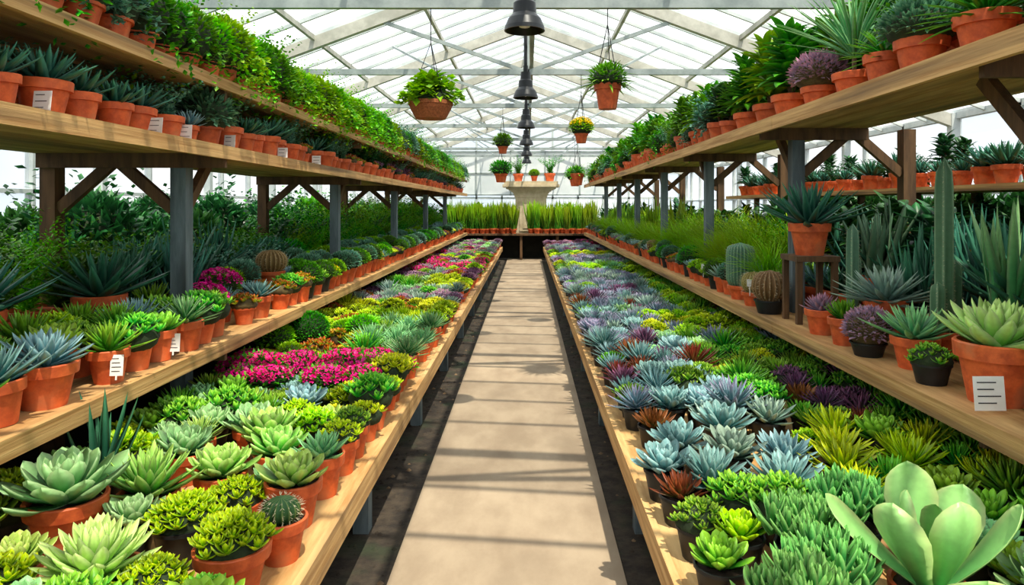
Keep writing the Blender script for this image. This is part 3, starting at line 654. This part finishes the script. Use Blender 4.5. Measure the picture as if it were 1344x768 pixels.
for k in range(-2,7):
    y=6.4+3.25*k; mb=MB(); q='metal_bar'
    for s in (-1,1):
        mb.beam((0,y,ZRG-.16),(s*HW,y,ZE-.12),.10,.16,'rafter_wood')
        mb.beam((0,y,ZTIE),(s*2.1,y,rz(2.1)-.15),.045,.05,q)
        mb.beam((s*HW,y,0),(s*HW,y,ZE),.12,.12,'metal_white')
        mb.beam((s*1.2,y,ZTIE),(s*2.2,y+1.6,rz(2.2)-.12),.03,.03,q)
    mb.beam((-4.15,y,ZTIE),(4.15,y,ZTIE),.06,.08,q)
    mb.beam((0,y,ZTIE),(0,y,ZRG-.1),.06,.06,q)
    obj('roof_truss',mb.mesh('roof_truss'))
def sidewall(s,nm):
    mb=MB(); a,b=sorted((s*HW,s*(HW+.1))); mb.box(a,b,Y0,Y1,0,.9,'white_wall')
    y=Y0
    while y<=Y1: mb.box(a,b,y-.025,y+.025,.9,ZE,'metal_white'); y+=1.3
    mb.box(a,b,Y0,Y1,ZE-.08,ZE+.04,'metal_white'); mb.box(a,b,Y0,Y1,1.95,2.0,'metal_white')
    x=s*(HW+.05); mb.add([(x,Y0,.9),(x,Y1,.9),(x,Y1,ZE),(x,Y0,ZE)],[(0,1,2,3)],'wall_glass',smooth=False)
    obj('wall_'+nm,mb.mesh('wall_'+nm))
sidewall(-1,'left'); sidewall(1,'right')
def endwall(y,nm):
    mb=MB(); mb.box(-HW,HW,y,y+.12,0,1.1,'white_wall')
    mb.add([(-HW,y+.06,1.1),(HW,y+.06,1.1),(HW,y+.06,ZE),(0,y+.06,ZRG),(-HW,y+.06,ZE)],[(0,1,2,3,4)],'wall_glass',smooth=False)
    x=-HW
    while x<=HW+.01:
        mb.box(x-.035,x+.035,y-.02,y+.12,1.1,rz(x),'metal_white'); x+=1.0
    for z in (1.1,2.1,ZE,3.7): mb.box(-HW if z<=ZE else -4,HW if z<=ZE else 4,y-.02,y+.12,z-.04,z+.04,'metal_white')
    mb.box(-3.4,3.4,y-.03,y+.1,2.2,3.95,'white_wall')
    for x in (-3.4,-2.04,-.68,.68,2.04,3.36): mb.box(x,x+.05,y-.06,y-.03,2.2,3.95,'metal_bar')
    for z in (2.2,3.05,3.9): mb.box(-3.4,3.4,y-.06,y-.03,z,z+.05,'metal_bar')
    obj('wall_'+nm,mb.mesh('wall_'+nm))
endwall(Y1,'back'); endwall(Y0-.12,'front')
mass('back_wall_hedge',[-4.8,-4.2,-3.6,-3.0,-2.4,-1.8,-1.3,1.5,2.0,2.4,3.0,3.6,4.2,4.8],25.6,26.2,.5,0,lambda i,y:(wpick([('bigfold',2),('fern',2),('bigfol',1)]),2.8),pn='hedge_shrub')

for k in range(6):
    y=5.2+3.25*k; mb=MB()
    mb.lathe([(.022,3.37),(.022,rz(0)-.11)],10,'black_metal')
    mb.lathe([(.001,3.40),(.06,3.39),(.065,3.30),(.085,3.28),(.09,3.20),(.125,3.16),(.15,3.10),(.155,3.07),(.145,3.07),(.11,3.14),(.001,3.17)],26,'black_metal')
    mb.lathe([(.03,3.47),(.03,3.36)],12,'black_metal')
    mb.lathe([(.001,3.09),(.04,3.10),(.05,3.13),(.02,3.16)],12,'tag_white',sharp=False)
    obj('pendant_lamp',mb.mesh('pendant_lamp'),(-.02,y,.055))
mb=MB(); mb.beam((0.06,Y0+.2,ZTIE+.09),(0.06,Y1-.1,ZTIE+.09),.05,.05,'metal_bar'); obj('service_pipe',mb.mesh('service_pipe'))

def hang(name,x,y,zb,zt,kind,r,h,fn):
    mb=MB()
    if kind=='w':
        mb.lathe([(.001,0),(r*.7,.01),(r*.95,h*.6),(r*1.0,h*.8),(r*1.04,h*.8),(r*1.04,h),(r*.93,h),(r*.9,h*.88)],26,'wicker'); mb.lathe([(r*.92,h*.87),(.001,h*.9)],18,'soil')
    else: pot(mb,'t',r,h)
    fn(mb,h*.9)
    top=zt-zb; hk=min(top-.1,h+.55)
    for i in range(3):
        a=i*2.094+.5; mb.beam((r*math.cos(a),r*math.sin(a),h*.95),(0,0,hk),.006,.006,'black_metal')
    mb.beam((0,0,hk),(0,0,top),.006,.006,'black_metal')
    obj(name,mb.mesh(name),(x,y,zb),1,R())
hang('hanging_basket',-.9,6.4,2.6,ZTIE-.04,'w',.2,.17,lambda mb,z:(blob(mb,.2,.1,z+.03),broad(mb,.24,22,.26,.06,'fol_bright',z,6,-90),trail(mb,26,.16,.22,.08,.035,'fol_bright',z+.1,.15)))
hang('hanging_pot',.75,6.4,2.7,ZTIE-.04,'t',.125,.24,lambda mb,z:(rosette(mb,.32,90,'green2',prof=GRS,w=.05,T=.006,e0=88,e1=0,curl=-40,z0=z+.02,l0=.6),ball(mb,.17,.14,z+.06,260,.06,.012,'fol_mid')))
hang('hanging_pot',.76,9.65,2.68,ZTIE-.04,'t',.1,.15,lambda mb,z:(ball(mb,.17,.13,z+.07,340,.05,.014,'fol_bright'),flowers(mb,.17,.14,z+.08,80,.03,'yellow')))
hang('hanging_pot',-.46,12.9,2.78,ZTIE-.04,'t',.1,.15,lambda mb,z:ball(mb,.18,.14,z+.08,300,.07,.014,'fol_mid'))
hang('hanging_pot',-.62,16.15,2.35,ZTIE-.04,'t',.16,.22,lambda mb,z:(ball(mb,.25,.19,z+.1,300,.09,.02,'fol_mid')))
hang('hanging_pot',1.18,16.15,2.28,ZTIE-.04,'t',.16,.28,lambda mb,z:(rosette(mb,.38,60,'green2',prof=GRS,w=.07,T=.006,e0=88,e1=5,curl=-40,z0=z,l0=.6)))
hang('hanging_pot',1.35,19.4,2.35,ZTIE-.04,'t',.17,.24,lambda mb,z:(ball(mb,.28,.22,z+.1,300,.09,.02,'fol_bright')))

# ---------------------------------------------------------------- light
w=bpy.data.worlds.new('World'); sc.world=w; w.use_nodes=True; nt=w.node_tree; nt.nodes.clear(); N=nt.nodes.new; L=nt.links.new
tc=N('ShaderNodeTexCoord'); nz=N('ShaderNodeTexNoise'); nz.inputs['Scale'].default_value=3; nz.inputs['Detail'].default_value=5; L(tc.outputs['Generated'],nz.inputs[0])
c=mixc(N,L,ramp01(N,L,nz.outputs[0],.42,.62),(.76,.86,.94,1),(1,.99,.96,1))
bg=N('ShaderNodeBackground'); L(c,bg.inputs[0]); bg.inputs[1].default_value=1.5
o=N('ShaderNodeOutputWorld'); L(bg.outputs[0],o.inputs[0])
sl=bpy.data.lights.new('sun','SUN'); sl.energy=7.0; sl.angle=rad(.7); sl.color=(1,.91,.74)
so=bpy.data.objects.new('sun',sl); col.objects.link(so)
d=Vector((-.20,.36,-1.0)); so.rotation_euler=d.to_track_quat('-Z','Y').to_euler(); so.location=(2,-2,9)

cam=bpy.data.cameras.new('camera'); co=bpy.data.objects.new('camera',cam); col.objects.link(co)
co.location=(0,0,1.8); co.rotation_euler=(math.pi/2,0,0); cam.sensor_width=36; cam.lens=900/1344*36
cam.shift_x=-20/1344; cam.shift_y=-114/1344; cam.clip_start=.05; cam.clip_end=200
sc.camera=co
sc.view_settings.view_transform='Standard'
